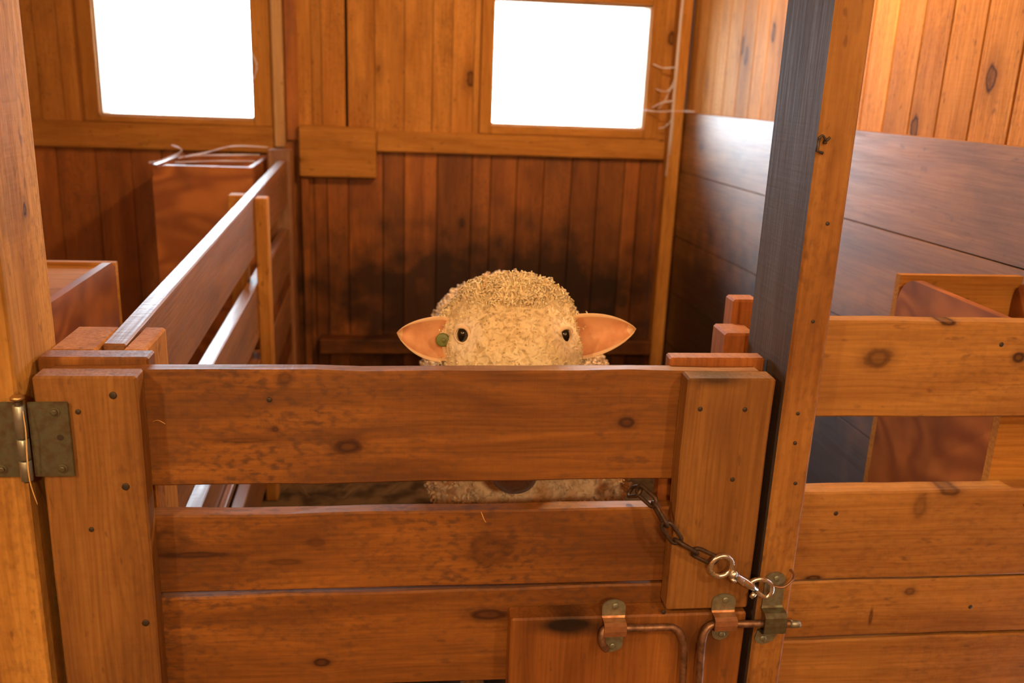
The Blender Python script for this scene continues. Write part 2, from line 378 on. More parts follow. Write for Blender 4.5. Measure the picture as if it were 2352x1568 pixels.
def tube(bm, pts, r, n=10, cap=True, rs=None, close=False):
    pts = [Vector(p) for p in pts]; rings = []
    m = len(pts)
    up = None
    for i, p in enumerate(pts):
        if close: t = (pts[(i + 1) % m] - pts[i - 1]).normalized()
        else: t = (pts[min(i + 1, m - 1)] - pts[max(i - 1, 0)]).normalized()
        if up is None:
            up = t.orthogonal().normalized()
        else:
            up = (up - t * up.dot(t)).normalized()
        s = t.cross(up)
        rr = rs[i] if rs else r
        rings.append([bm.verts.new(p + (up * math.cos(2 * PI * k / n) + s * math.sin(2 * PI * k / n)) * rr) for k in range(n)])
    cnt = m if close else m - 1
    for i in range(cnt):
        a, b = rings[i], rings[(i + 1) % m]
        if close and i == m - 1:      # align seam
            best = min(range(n), key=lambda q: (a[0].co - b[q].co).length)
            b = b[best:] + b[:best]
        for k in range(n):
            bm.faces.new((a[k], a[(k + 1) % n], b[(k + 1) % n], b[k]))
    if cap and not close:
        bm.faces.new(rings[0]); bm.faces.new(rings[-1])
    return rings

def arc(c, r, a0, a1, n, ux, uy):
    c = Vector(c); ux = Vector(ux); uy = Vector(uy)
    return [c + ux * r * math.cos(a0 + (a1 - a0) * i / n) + uy * r * math.sin(a0 + (a1 - a0) * i / n) for i in range(n + 1)]

def smoothpath(pts, k=6):
    P = [Vector(p) for p in pts]; out = []
    for i in range(len(P) - 1):
        p0 = P[max(i - 1, 0)]; p1 = P[i]; p2 = P[i + 1]; p3 = P[min(i + 2, len(P) - 1)]
        for j in range(k):
            t = j / k
            out.append(0.5 * ((2 * p1) + (-p0 + p2) * t + (2 * p0 - 5 * p1 + 4 * p2 - p3) * t * t + (-p0 + 3 * p1 - 3 * p2 + p3) * t ** 3))
    out.append(P[-1]); return out

def disc(bm, c, r, h, axis=(0, -1, 0), n=14, dome=0.3, hexa=False):
    c = Vector(c); ax = Vector(axis).normalized(); u = ax.orthogonal().normalized(); w = ax.cross(u)
    if hexa: n = 6
    prof = [(r, 0), (r, h * (1 - dome)), (r * 0.75, h)]
    rg = [[bm.verts.new(c + ax * z + (u * math.cos(2 * PI * k / n) + w * math.sin(2 * PI * k / n)) * q) for k in range(n)] for q, z in prof]
    for a, b in zip(rg, rg[1:]):
        for k in range(n): bm.faces.new((a[k], a[(k + 1) % n], b[(k + 1) % n], b[k]))
    bm.faces.new(rg[-1]); bm.faces.new(rg[0])

# ================================================================== THE ROOM
def struct(name, bm, mats, parent=None, smooth=False):
    o = obj(name, bm, mats, parent, smooth)
    if parent is None: o['kind'] = 'structure'
    return o
def simple_box(bm, lo, hi, mi=0):
    board(bm, lo, hi, 'x', 0, mi=mi)

# floor
bm = newbm(); simple_box(bm, (LEFT, 1.28, -0.10), (RIGHT + 0.1, BACK + 0.1, 0.0)); simple_box(bm, (LEFT, FRONT, -0.10), (RIGHT + 1.5, 1.28, 0.0), 1)
struct('floor', bm, [M['floor'], M['aisle']])
# ceiling
bm = newbm()
x = LEFT
while x < RIGHT + 1.5:
    board(bm, (x, FRONT, CEIL), (min(x + 0.147, RIGHT + 1.5), BACK + 0.1, CEIL + 0.02), 'y', 0.002); x += 0.15
simple_box(bm, (LEFT - .1, FRONT - .1, CEIL + 0.021), (RIGHT + 1.6, BACK + 0.2, CEIL + 0.06))
struct('ceiling', bm, M['ceil'])
# left wall and the walls round the aisle
def plankrun(bm, axis, fixed0, fixed1, a0, a1, z0, z1, w=0.15, gap=0.003, holes=(), edges=None, mi=0, bev=0.003):
    """vertical planks along 'axis' (x or y) between a0..a1"""
    if edges is None:
        edges = [a0]
        while edges[-1] < a1: edges.append(edges[-1] + w * rnd.uniform(0.85, 1.15))
        edges[-1] = a1
        if edges[-1] - edges[-2] < 0.04: edges.pop(-2)
    for e0, e1 in zip(edges, edges[1:]):
        cuts = sorted(set([e0, e1] + [h for H in holes for h in H[:2] if e0 < h < e1]))
        off = Vector((rnd.uniform(-40, 40), rnd.uniform(-40, 40), rnd.uniform(-40, 40)))
        dj = rnd.uniform(0, 0.004)
        for c0, c1 in zip(cuts, cuts[1:]):
            g0 = gap / 2 if c0 == e0 else 0; g1 = gap / 2 if c1 == e1 else 0
            segs = [(z0, z1)]
            for H in holes:
                if c0 >= H[0] - 1e-6 and c1 <= H[1] + 1e-6:
                    segs = [s for s in ((z0, H[2]), (H[3], z1)) if s[1] - s[0] > 0.005]
            for s0, s1 in segs:
                if axis == 'x': board(bm, (c0 + g0, fixed0 - dj, s0), (c1 - g1, fixed1, s1), 'z', bev, off=off, mi=mi)
                else: board(bm, (fixed0, c0 + g0, s0), (fixed1, c1 - g1, s1), 'z', bev, off=off, mi=mi)
bm = newbm(); plankrun(bm, 'y', LEFT - 0.02, LEFT, FRONT, BACK, 0, CEIL); simple_box(bm, (LEFT - 0.08, FRONT, 0), (LEFT - 0.021, BACK + .1, CEIL)); struct('wall_left', bm, M['upper'])
bm = newbm(); plankrun(bm, 'x', FRONT - 0.02, FRONT, LEFT, RIGHT + 1.5, 0, CEIL); simple_box(bm, (LEFT, FRONT - .08, 0), (RIGHT + 1.5, FRONT - .025, CEIL)); struct('wall_front', bm, M['upper'])
bm = newbm(); plankrun(bm, 'y', RIGHT + 1.5, RIGHT + 1.52, FRONT, 1.30, 0, CEIL); simple_box(bm, (RIGHT + 1.521, FRONT, 0), (RIGHT + 1.58, 1.3, CEIL))
plankrun(bm, 'x', 1.34, 1.36, RIGHT + 0.12, RIGHT + 1.5, 0, CEIL); simple_box(bm, (RIGHT + .1, 1.361, 0), (RIGHT + 1.58, 1.40, CEIL)); struct('wall_aisle', bm, M['upper'])

# back wall: planks above and below the horizontal rail, real window openings
RAILZ = 1.13
upper_edges = [LEFT, -2.44, -2.30, -2.15, -2.0, -1.86, -1.74, -1.60, -1.50, -1.36, -1.2, -1.05, -.93, -.80, -.68, -.60, -.535, -.42, -.375, -.262, -.137, -.002, .125, .215, .315, .40, .56, .72, .85, .99, 1.127, 1.20, RIGHT]
lower_edges = [LEFT, -2.5, -2.33, -2.2, -2.05, -1.9, -1.75, -1.56, -1.39, -1.235, -1.10, -.94, -.80, -.66, -.50, -.42, -.36, -.262, -.10, .00, .155, .32, .41, .535, .665, .80, .93, 1.06, 1.135, 1.22, RIGHT]
bm = newbm()
plankrun(bm, 'x', BACK, BACK + 0.02, LEFT, RIGHT, RAILZ, CEIL, holes=WIN + [(-.270, -.257, 1.13, CEIL - .2)], edges=upper_edges, gap=0.002, bev=0.0015)
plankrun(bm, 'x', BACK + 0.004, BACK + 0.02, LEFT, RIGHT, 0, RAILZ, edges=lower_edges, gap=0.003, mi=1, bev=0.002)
xs = [LEFT - .1, WIN[0][0], WIN[0][1], WIN[1][0], WIN[1][1], RIGHT + .2]
for i in range(5):
    if i in (1, 3):
        Wn = WIN[i // 2]
        simple_box(bm, (xs[i], BACK + .021, 0), (xs[i + 1], BACK + .10, Wn[2]), 2); simple_box(bm, (xs[i], BACK + .021, Wn[3]), (xs[i + 1], BACK + .10, CEIL + .02), 2)
    else: simple_box(bm, (xs[i], BACK + .021, 0), (xs[i + 1], BACK + .10, CEIL + .02), 2)
# one open dark seam beside the small block, above and below it
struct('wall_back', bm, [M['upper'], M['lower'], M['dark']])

# right wall: wide horizontal wainscot boards below, vertical planks above
def zslope(z_far, z_near):      # heights at Y=4.3 and Y=1.8
    return lambda y: z_far + (z_near - z_far) * (4.3 - y) / 2.5
lines = [zslope(1.318, 1.365), zslope(1.043, 1.112), zslope(0.735, 0.83), zslope(0.46, 0.53), zslope(0.20, 0.24), zslope(-.02, -.02)]
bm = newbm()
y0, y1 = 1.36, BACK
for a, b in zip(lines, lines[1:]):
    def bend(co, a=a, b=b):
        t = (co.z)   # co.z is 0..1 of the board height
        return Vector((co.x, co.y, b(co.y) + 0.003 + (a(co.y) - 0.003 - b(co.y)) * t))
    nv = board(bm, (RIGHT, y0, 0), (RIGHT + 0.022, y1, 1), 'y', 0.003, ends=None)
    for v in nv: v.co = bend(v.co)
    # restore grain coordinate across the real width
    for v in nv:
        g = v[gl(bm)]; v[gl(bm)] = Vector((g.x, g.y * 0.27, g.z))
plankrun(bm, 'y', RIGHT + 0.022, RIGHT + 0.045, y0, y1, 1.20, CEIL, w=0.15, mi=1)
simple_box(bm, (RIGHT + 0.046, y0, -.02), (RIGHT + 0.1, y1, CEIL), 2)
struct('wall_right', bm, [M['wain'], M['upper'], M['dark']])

# horizontal rails, studs and corner stud of the back wall
tn = [0]
def trim(lo, hi, grain, mat='trim', seg=6, wob=0.0015):
    tn[0] += 1
    b = newbm(); board(b, lo, hi, grain, 0.004, seg, wob); return struct('trim_%d' % tn[0], b, M[mat])
trim((LEFT + .01, BACK - 0.032, 1.072), (-0.590, BACK - 0.002, 1.186), 'x')
trim((-0.128, BACK - 0.032, 1.092), (1.240, BACK - 0.002, 1.186), 'x')
trim((-0.588, BACK - 0.045, 1.10), (-0.540, BACK - 0.002, CEIL - .005), 'z', 'edge')
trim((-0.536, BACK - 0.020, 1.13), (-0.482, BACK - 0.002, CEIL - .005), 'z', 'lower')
trim((-0.478, BACK - 0.055, 0.972), (-0.130, BACK - 0.002, 1.200), 'x', 'trim')
trim((1.244, BACK - 0.075, 0.01), (1.306, BACK - 0.002, CEIL - .005), 'z', 'trim')
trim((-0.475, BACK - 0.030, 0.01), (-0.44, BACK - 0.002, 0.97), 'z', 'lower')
# base ledge
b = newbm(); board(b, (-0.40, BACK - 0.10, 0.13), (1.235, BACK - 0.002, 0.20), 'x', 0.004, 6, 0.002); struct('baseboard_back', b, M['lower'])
b = newbm(); board(b, (LEFT + .02, BACK - 0.10, 0.13), (-0.62, BACK - 0.002, 0.20), 'x', 0.004, 6, 0.002); struct('baseboard_left', b, M['trim'])

# windows
def window(n, H, cas):
    x0, x1, z0, z1 = H
    w = bpy.data.objects.new('window_%d' % n, None); link(w); w.location = (x0, BACK, z0); w['kind'] = 'structure'
    l, r, bt, tp = cas
    y0, y1 = BACK - 0.024, BACK - 0.002
    b = newbm()
    board(b, (x0 - l, y0, z0 - bt), (x0 + .004, y1, z1 + tp), 'z', 0.003)
    board(b, (x1 - .004, y0, z0 - bt), (x1 + r, y1, z1 + tp), 'z', 0.003)
    board(b, (x0 + .005, y0, z0 - bt), (x1 - .005, y1, z0 + .004), 'x', 0.003)
    board(b, (x0 + .005, y0, z1 - .004), (x1 - .005, y1, z1 + tp), 'x', 0.003)
    obj('casing', b, M['trim'], w)
    b = newbm()
    board(b, (x0, BACK - .001, z0 + .004), (x0 + 0.012, BACK + .11, z1 - .004), 'z', 0.001)
    board(b, (x1 - 0.012, BACK - .001, z0 + .004), (x1, BACK + .11, z1 - .004), 'z', 0.001)
    board(b, (x0 + .012, BACK - .001, z0 + .004), (x1 - .012, BACK + .11, z0 + 0.014), 'x', 0.001)
    board(b, (x0 + .012, BACK - .001, z1 - 0.014), (x1 - .012, BACK + .11, z1 - .004), 'x', 0.001)
    obj('frame', b, M['edge'], w)
    b = newbm(); board(b, (x0 + .012, BACK + .085, z0 + .014), (x1 - .012, BACK + .088, z1 - .014), 'x', 0)
    obj('glass', b, M['glass'], w)
window(1, WIN[0], (0.062, 0.085, 0.022, 0.05))
window(2, WIN[1], (0.050, 0.062, 0.034, 0.05))

# ================================================================== POSTS
def post(name, lo, hi, label, mats, greyface=False):
    b = newbm()
    nv = board(b, lo, hi, 'z', 0.004, 14, 0.0022)
    if greyface:
        for f in b.faces:
            f.normal_update()
            if f.normal.x < -0.9: f.material_index = 1
    o = obj(name, b, mats)
    # origin at base
    return tag(o, label=label, cat='post')
post('timber_post', (-0.705, 1.290, 0.001), (-0.543, 1.455, CEIL - .003), 'thick pale timber post at left, carrying the hinge of the gate', [M['post']])
rp = post('timber_post', (0.591, 1.290, 0.001), (0.648, 1.465, CEIL - .003), 'narrow timber post with dark side painted as shade, right of the gate', [M['narrow_post'], M['grey']], True)

# ================================================================== GATE
gate = empty('stall_gate', (0.02, 1.33, 0.04), label='low wooden stall gate of wide boards the sheep looks over', cat='gate')
def gpart(name, lo, hi, grain, mat, seg=10, wob=0.0018, bev=0.003, off=None, parent=gate):
    b = newbm(); board(b, lo, hi, grain, bev, seg, wob, off=off); return obj(name, b, M[mat], parent)
gpart('stile', (-0.520, 1.290, 0.06), (-0.378, 1.3295, 1.040), 'z', 'stile')
gpart('stile', (0.434, 1.290, 0.632), (0.574, 1.3295, 1.037), 'z', 'stile')
gpart('stile', (-0.538, 1.3605, 0.06), (-0.380, 1.400, 1.046), 'z', 'gate')
gpart('stile', (0.425, 1.3605, 0.06), (0.582, 1.392, 1.048), 'z', 'lower')
for (z0, z1) in ((0.850, 1.036), (0.663, 0.800), (0.478, 0.656), (0.27, 0.44), (0.06, 0.23)):
    x0 = -0.515 if z1 > 1 else -0.50
    r = gpart('rail', (x0, 1.330, z0), (0.565, 1.360, z1), 'x', 'gate', 14, 0.0025)
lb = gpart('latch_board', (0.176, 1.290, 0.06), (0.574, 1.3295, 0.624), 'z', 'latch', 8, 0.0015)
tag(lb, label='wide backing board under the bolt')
def nail(parent, x, z, y, r=0.0052, mat='nail', h=0.0012):
    b = bmesh.new(); disc(b, (x, y + 0.0006, z), r, h + 0.0006, n=12); return obj('nail', b, M[mat], parent, True)
from math import isclose
for (x, z, y) in ((-0.412, 1.012, 1.290), (-0.4057, 0.869, 1.290), (-0.394, 0.638, 1.290), (-0.462, 0.987, 1.290),
                  (0.457, 0.988, 1.290), (0.529, 0.987, 1.290), (0.522, 0.868, 1.290), (0.43, 0.63, 1.289),
                  (-0.20, 0.99, 1.330), (-0.46, 0.80, 1.29)):
    nail(gate, x, z, y - 0.0005, 0.0055 if abs(x + 0.40) < 0.03 else 0.0038)

# ================================================================== RIGHT FENCE
fence = empty('stall_fence', (1.0, 1.33, 0.04), label='wooden board fence with open gap, right of the narrow post', cat='fence')
for i, (z0, z1) in enumerate(((0.960, 1.122), (0.664, 0.829), (0.548, 0.658), (0.40, 0.542), (0.24, 0.39), (0.06, 0.23))):
    b = newbm(); board(b, (0.652, 1.322 if i != 1 else 1.318, z0), (RIGHT - 0.004, 1.356, z1), 'x', 0.003, 12, 0.0022)
    obj('rail', b, M['fence'], fence)
for (x, z, y) in ((0.72, 0.79, 1.318), (0.96, 1.085, 1.322), (1.06, 0.80, 1.318), (1.0, 0.60, 1.322)):
    nail(fence, x, z, y, 0.004)
for (x, z) in ((0.618, 0.93), (0.616, 0.98), (0.622, 1.28), (0.628, 0.86), (0.62, 1.13)):
    b = bmesh.new(); disc(b, (x, 1.2895, z), 0.0030, 0.0018, n=10); obj('nail', b, M['nail'], rp, True)
# low stub blocks behind the gate end
b = newbm(); board(b, (0.560, 1.490, 0.001), (0.618, 1.560, 1.052), 'z', 0.004, 6, 0.001)
tag(obj('stub_post', b, M['lower']), label='short wooden stub post behind the narrow post, lower of the two', cat='post')
b = newbm(); board(b, (0.600, 1.575, 0.001), (0.650, 1.620, 1.092), 'z', 0.004, 6, 0.001)
tag(obj('stub_post', b, M['lower']), label='short wooden stub post tucked behind the narrow post, taller and farther of the two', cat='post')

# ================================================================== LEFT PARTITION
part = empty('stall_partition', (-0.50, 2.8, 0.0), label='open railed wooden partition running from gate to back wall', cat='partition')
def px(y): return -0.470 - 0.072 * (y - 1.44) / 2.86       # the run drifts a little to the left
def prail(z0f, z0n, h, ya, yb, dx=0.0, th=0.036, mat='rails', name='rail'):
    b = newbm()
    nv = board(b, (0, ya, 0), (th, yb, h), 'y', 0.003, 12, 0.002)
    for v in nv:
        t = (v.co.y - 1.44) / 2.86
        v.co.x += px(v.co.y) + dx; v.co.z += z0n + (z0f - z0n) * t
    return obj(name, b, M[mat], part)
prail(0.895, 0.862, 0.182, 1.442, 4.055)
prail(0.60, 0.595, 0.182, 1.60, 4.30)
prail(0.36, 0.36, 0.160, 1.60, 4.30)
prail(0.05, 0.05, 0.180, 1.60, 4.30)
prail(0.40, 0.40, 0.025, 1.60, 3.1, dx=0.037, th=0.018)
b = newbm(); board(b, (-0.542, 1.415, 0.001), (-0.472, 1.548, 1.041), 'z', 0.004, 8, 0.002); obj('post', b, M['trim'], part)
b = newbm(); board(b, (-0.4335, 1.415, 0.001), (-0.398, 1.548, 1.041), 'z', 0.004, 8, 0.002); obj('post', b, M['trim'], part)
xm = px(3.05)
b = newbm(); board(b, (xm - 0.052, 3.03, 0.001), (xm - 0.001, 3.09, 1.060), 'z', 0.003, 8, 0.001); obj('post', b, M['trim'], part)
b = newbm(); board(b, (xm + 0.037, 2.99, 0.001), (xm + 0.076, 3.05, 1.058), 'z', 0.003, 8, 0.001); obj('post', b, M['trim'], part)
b = newbm(); board(b, (-0.580, 4.06, 0.001), (-0.484, 4.17, 1.112), 'z', 0.003, 8, 0.001)
obj('post', b, M['rails'], part)
for (z0, h) in ((0.232, 0.12), (0.525, 0.07)):
    prail(z0, z0, h, 3.10, 4.24, mat='lower', name='infill_board')

# ================================================================== FEED BOXES
def rounded_panel(bm, plane, fixed, th, a0, a1, z0, z1, rad, corner):
    """plywood panel in plane 'x' (constant x) or 'y' (constant y); corner: set of 'lo'/'hi' ends rounded at the top"""
    pts = [(a0, z0), (a1, z0)]
    if 'hi' in corner: pts += [(a1 - rad + rad * math.cos(t), z1 - rad + rad * math.sin(t)) for t in [PI / 2 * i / 8 for i in range(9)]]
    else: pts += [(a1, z1)]
    if 'lo' in corner: pts += [(a0 + rad - rad * math.sin(t), z1 - rad + rad * math.cos(t)) for t in [PI / 2 * i / 8 for i in range(9)]]
    else: pts += [(a0, z1)]
    L = gl(bm); o = Vector((rnd.uniform(-9, 9), rnd.uniform(-9, 9), rnd.uniform(-9, 9)))
    def mk(p, f):
        co = Vector((f, p[0], p[1])) if plane == 'x' else Vector((p[0], f, p[1]))
        v = bm.verts.new(co); v[L] = Vector((p[0], p[1], f)) + o; return v
    A = [mk(p, fixed) for p in pts]; B = [mk(p, fixed + th) for p in pts]
    bm.faces.new(A); bm.faces.new(list(reversed(B)))
    n = len(pts)
    for i in range(n): bm.faces.new((A[i], A[(i + 1) % n], B[(i + 1) % n], B[i]))

def feed_box(x0, x1, y0, y1, z0, z1, rad, label, corners, mats=('ply', 'ply')):
    t = empty('feed_box', ((x0 + x1) / 2, (y0 + y1) / 2, 0), label=label, cat='feeder', group=None)
    th = 0.018
    for fx, ck in ((x0, 'xl'), (x1 - th, 'xh')):
        b = newbm(); rounded_panel(b, 'x', fx, th, y0 + th + .0005, y1 - th - .0005 if corners.get('yfit', 1) else y1, z0, z1, rad, corners.get(ck, ())); obj('side_panel', b, M[mats[0]], t)
    for fy, ck in ((y0, 'yl'), (y1 - th, 'yh')):
        b = newbm(); rounded_panel(b, 'y', fy, th, x0, x1, z0, z1 - corners.get(ck + 'drop', 0), rad, corners.get(ck, ())); obj('end_panel', b, M[mats[1]], t)
    b = newbm(); board(b, (x0 + th, y0 + th, z0 + .05), (x1 - th, y1 - th, z0 + .07), 'x', 0); obj('bottom', b, M['ply'], t)
    return t
f1 = feed_box(-1.30, -0.645, 1.56, 2.13, 0.001, 1.036, 0.035, 'plywood feed box behind the thick left post, its lid lit orange', {'xl': ('hi',), 'xh': ('hi',), 'yh': (), 'yhdrop': 0.006}, ('rails' if 0 else 'ply', 'trim'))
f2 = feed_box(-0.985, -0.600, 3.78, 4.285, 0.001, 1.068, 0.06, 'tall plywood feed box against the back wall, behind the partition', {'yl': ('lo',), 'yh': ('lo',)})
f3 = feed_box(1.022, 1.296, 1.372, 1.775, 0.001, 1.104, 0.06, 'plywood feed box with rounded corner behind the right fence', {'xl': ('hi',), 'xh': ('hi',)}, ('ply', 'trim'))
b = newbm(); board(b, (-1.281, 1.579, 1.004), (-0.664, 2.111, 1.022), 'x', 0.001, 4); obj('lid', b, M['trim'], f1)
for f in (f1, f2, f3):
    if 'group' in f: del f['group']

# ================================================================== HINGE
hinge = empty('hinge', (0, 0, 0), label='aged metal butt hinge'); hinge.parent = gate
def plate(name, x0, x1, z0, z1, y0, th, mat, parent, bev=0.002):
    b = bmesh.new(); r = bmesh.ops.create_cube(b, size=1)
    for v in b.verts: v.co = Vector((x0 + (v.co.x + .5) * (x1 - x0), y0 - th + (v.co.y + .5) * th, z0 + (v.co.z + .5) * (z1 - z0)))
    bmesh.ops.bevel(b, geom=list(b.edges), offset=min(th * 0.3, bev), segments=2, affect='EDGES')
    return obj(name, b, M[mat], parent)
HY = 1.2865
plate('leaf', -0.528, -0.473, 0.889, 1.004, HY, 0.0028, 'hinge', hinge)
plate('leaf', -0.602, -0.546, 0.889, 1.004, HY, 0.0028, 'hinge', hinge)
for (z0, z1) in ((0.9885 - .036, 1.002), (0.919, 0.951), (0.886, 0.9175)):
    b = bmesh.new(); tube(b, [(-0.537, 1.279, z0), (-0.537, 1.279, z1)], 0.0085, 20)
    bmesh.ops.bevel(b, geom=[e for e in b.edges if abs(e.verts[0].co.z - e.verts[1].co.z) < 1e-5], offset=0.001, segments=1, affect='EDGES')
    obj('knuckle', b, M['barrel'], hinge, True)
b = bmesh.new(); tube(b, [(-0.537, 1.279, 0.884), (-0.537, 1.279, 1.010)], 0.0055, 14)
obj('pin', b, M['nail'], hinge, True)
b = bmesh.new(); disc(b, (-0.537, 1.279, 1.010), 0.0098, 0.006, axis=(0, 0, 1), n=20, dome=0.4)
tag(obj('pin_head', b, M['brass'], hinge, True), label='brass coloured pin head')
def screw(parent, x, z, y, r=0.007, mat='hinge', h=0.003):
    b = bmesh.new(); disc(b, (x, y, z), r, h * .5, n=18, dome=0.2)
    disc(b, (x, y - h * .4, z), r * 0.62, h, n=6, dome=0.2)
    return obj('screw', b, M[mat], parent)
for x, z in ((-0.4915, 0.989), (-0.489, 0.9015), (-0.572, 0.989), (-0.572, 0.9015)):
    screw(hinge, x, z, HY - 0.0026, 0.0072)
b = bmesh.new(); disc(b, (-0.4875, HY - 0.0026, 0.950), 0.0048, 0.0006, n=16); obj('screw_hole', b, M['nail'], hinge)
# second small bracket low on the post at the frame's edge
br = plate('steel_bracket', -0.675, -0.618, 0.52, 0.625, 1.2895, 0.004, 'nail', None)
tag(br, label='dark steel bracket low on the thick left post', cat='bracket')
b = bmesh.new(); disc(b, (-0.624, 1.2856, 0.545), 0.005, 0.002, n=12); so = obj('screw', b, M['zinc'], br, True)

# ================================================================== BOLT LATCH
def strap(bmm, cx, zc, y, w_top, w_bot, w_mid, z_top, z_bot, hgt, out, th=0.003, lean=0.0):
    """pressed strap bracket: flat tab, bridge standing 'out' from the face, flat tab"""
    prof = []   # (z, yout, halfwidth, xshift)
    n = 6
    for i in range(n + 1):
        t = i / n; a = (1 - t) * PI / 2
        prof.append((z_top - (1 - math.sin(PI / 2 * t)) * 0 - (0.012 * (1 - math.sqrt(max(0, 1 - (1 - t) ** 2)))) * 0 - 0.014 * (t) , 0.0, max(0.002, w_top * math.sqrt(max(0.0, 1 - (1 - t) ** 2))), 0))
    prof.append((zc + hgt + 0.004, 0.0, w_top, 0))
    prof.append((zc + hgt + 0.001, 0.002, w_mid, 0))
    prof.append((zc + hgt, out * 0.7, w_mid, 0))
    prof.append((zc + hgt * 0.72, out, w_mid, 0))
    prof.append((zc, out * 1.04, w_mid, 0))
    prof.append((zc - hgt * 0.72, out, w_mid, 0))
    prof.append((zc - hgt, out * 0.7, w_mid, 0))
    prof.append((zc - hgt - 0.001, 0.002, w_mid, 0))
    prof.append((zc - hgt - 0.004, 0.0, w_bot, 0))
    for i in range(n + 1):
        t = 1 - i / n
        prof.append((z_bot + 0.014 * t, 0.0, max(0.002, w_bot * math.sqrt(max(0.0, 1 - (1 - t) ** 2))), 0))
    rows = []
    for (z, yo, hw, xs_) in prof:
        xo = lean * min(0.0, z - zc + 0.02)
        rows.append([bmm.verts.new((cx + xo - hw, y - yo - th, z)), bmm.verts.new((cx + xo + hw, y - yo - th, z)),
                     bmm.verts.new((cx + xo + hw, y - yo + 0.0, z)), bmm.verts.new((cx + xo - hw, y - yo + 0.0, z))])
    for a, b in zip(rows, rows[1:]):
        for k in range(4): bmm.faces.new((a[k], a[(k + 1) % 4], b[(k + 1) % 4], b[k]))
    bmm.faces.new(rows[0]); bmm.faces.new(list(reversed(rows[-1])))
FY = 1.2893
bolt = empty('slide_bolt', (0.45, 1.27, 0.50), label='rusty slide bolt with U-shaped handle on the gate', cat='bolt')
def bracket(name, parent, cx, zc, zt, zb, wm, wt, wb, out=0.021, lean=0.0, capmat='rustcap', hg=0.013):
    b = bmesh.new(); strap(b, cx, zc, FY, wt, wb, wm, zt, zb, hg, out, 0.003, lean)
    for f in b.faces:
        c = f.calc_center_median()
        if abs(c.z - zc) < hg + 0.0035: f.material_index = 1
    br = obj(name, b, [M['zinc'], M[capmat]], parent)
    for z in (zt - 0.011, zb + 0.011):
        bb = bmesh.new(); disc(bb, (cx + lean * min(0, z - zc) + 0.002, FY - 0.003, z), 0.0055, 0.0022, n=16, dome=.4); s = obj('screw', bb, M['zinc'], br, True)
    return br
bracket('bracket', bolt, 0.345, 0.611, 0.657, 0.559, 0.0185, 0.0195, 0.019)
bracket('bracket', bolt, 0.531, 0.615, 0.662, 0.575, 0.0190, 0.0200, 0.015)
RY = FY - 0.0125
z = 0.610
b = bmesh.new()
p = [(0.334, RY - 0.003, 0.573), (0.327, RY - 0.006, 0.585), (0.325, RY - 0.004, 0.599), (0.332, RY, z), (0.36, RY, z), (0.40, RY, z - .001), (0.430, RY, z - .001), (0.448, RY, z - 0.004), (0.460, RY - 0.003, z - 0.018), (0.4655, RY - .006, z - 0.045), (0.467, RY - .010, 0.50), (0.467, RY - .012, 0.47),
     (0.472, RY - .013, 0.455), (0.482, RY - .013, 0.449), (0.492, RY - .013, 0.455), (0.497, RY - .012, 0.47), (0.496, RY - .010, 0.50), (0.495, RY - .006, 0.575), (0.499, RY - .003, 0.600), (0.510, RY, z), (0.53, RY, z + 0.001), (0.57, RY, z + 0.0005), (0.60, RY, z), (0.660, RY, z - 0.003)]
tube(b, smoothpath(p, 5), 0.0062, 14)
obj('rod', b, M['rod'], bolt, True)
b = bmesh.new(); tube(b, [(0.645, RY, z - 0.002), (0.662, RY, z - 0.003), (0.6635, RY, z - .003)], 0.0066, 14, rs=[.0066, .0066, .0055])
obj('rod_end', b, M['barrel'], bolt, True)
keeper = empty('bolt_keeper', (0.617, FY, 0.56), label='metal keeper plate on the narrow post receiving the bolt', cat='bolt keeper')
kb = bracket('plate', keeper, 0.6150, 0.614, 0.700, 0.564, 0.0190, 0.0175, 0.018, 0.024, 0.26, 'hinge', 0.020)

# ================================================================== CHAIN AND SNAP HOOK
chain = empty('gate_chain', (0.40, 1.33, 0.85), label='dark iron chain looped over the gate board to the snap hook', cat='chain')
cpath = smoothpath([(0.375, 1.352, 0.818), (0.380, 1.325, 0.832), (0.388, 1.305, 0.834), (0.400, 1.2905, 0.822), (0.416, 1.2785, 0.797), (0.436, 1.276, 0.771), (0.464, 1.274, 0.752), (0.500, 1.272, 0.734)], 8)
cum = [0]
for a_, b_ in zip(cpath, cpath[1:]): cum.append(cum[-1] + (b_ - a_).length)
def at_len(s):
    for i in range(len(cum) - 1):
        if cum[i + 1] >= s:
            t = (s - cum[i]) / max(1e-9, cum[i + 1] - cum[i]); return cpath[i].lerp(cpath[i + 1], t)
    return cpath[-1]
NL = 6; pitch = cum[-1] / NL
for i in range(NL):
    c = at_len((i + 0.5) * pitch); d = (at_len((i + 0.75) * pitch) - at_len((i + .25) * pitch)).normalized()
    side = d.cross(Vector((0, -1, 0))).normalized(); nrm = d.cross(side).normalized()
    ang = (0.30 if i % 2 else 1.35)
    w = side * math.cos(ang) + nrm * math.sin(ang)
    hl = pitch * 0.5 - 0.002; hw = 0.0090
    pts = arc(c + d * (hl - hw + .006), hw, -PI / 2, PI / 2, 7, d, w) + arc(c - d * (hl - hw + .006), hw, PI / 2, 3 * PI / 2, 7, d, w)
    b = bmesh.new(); tube(b, pts, 0.0034, 8, close=True); obj('link', b, M['chain'], chain, True)

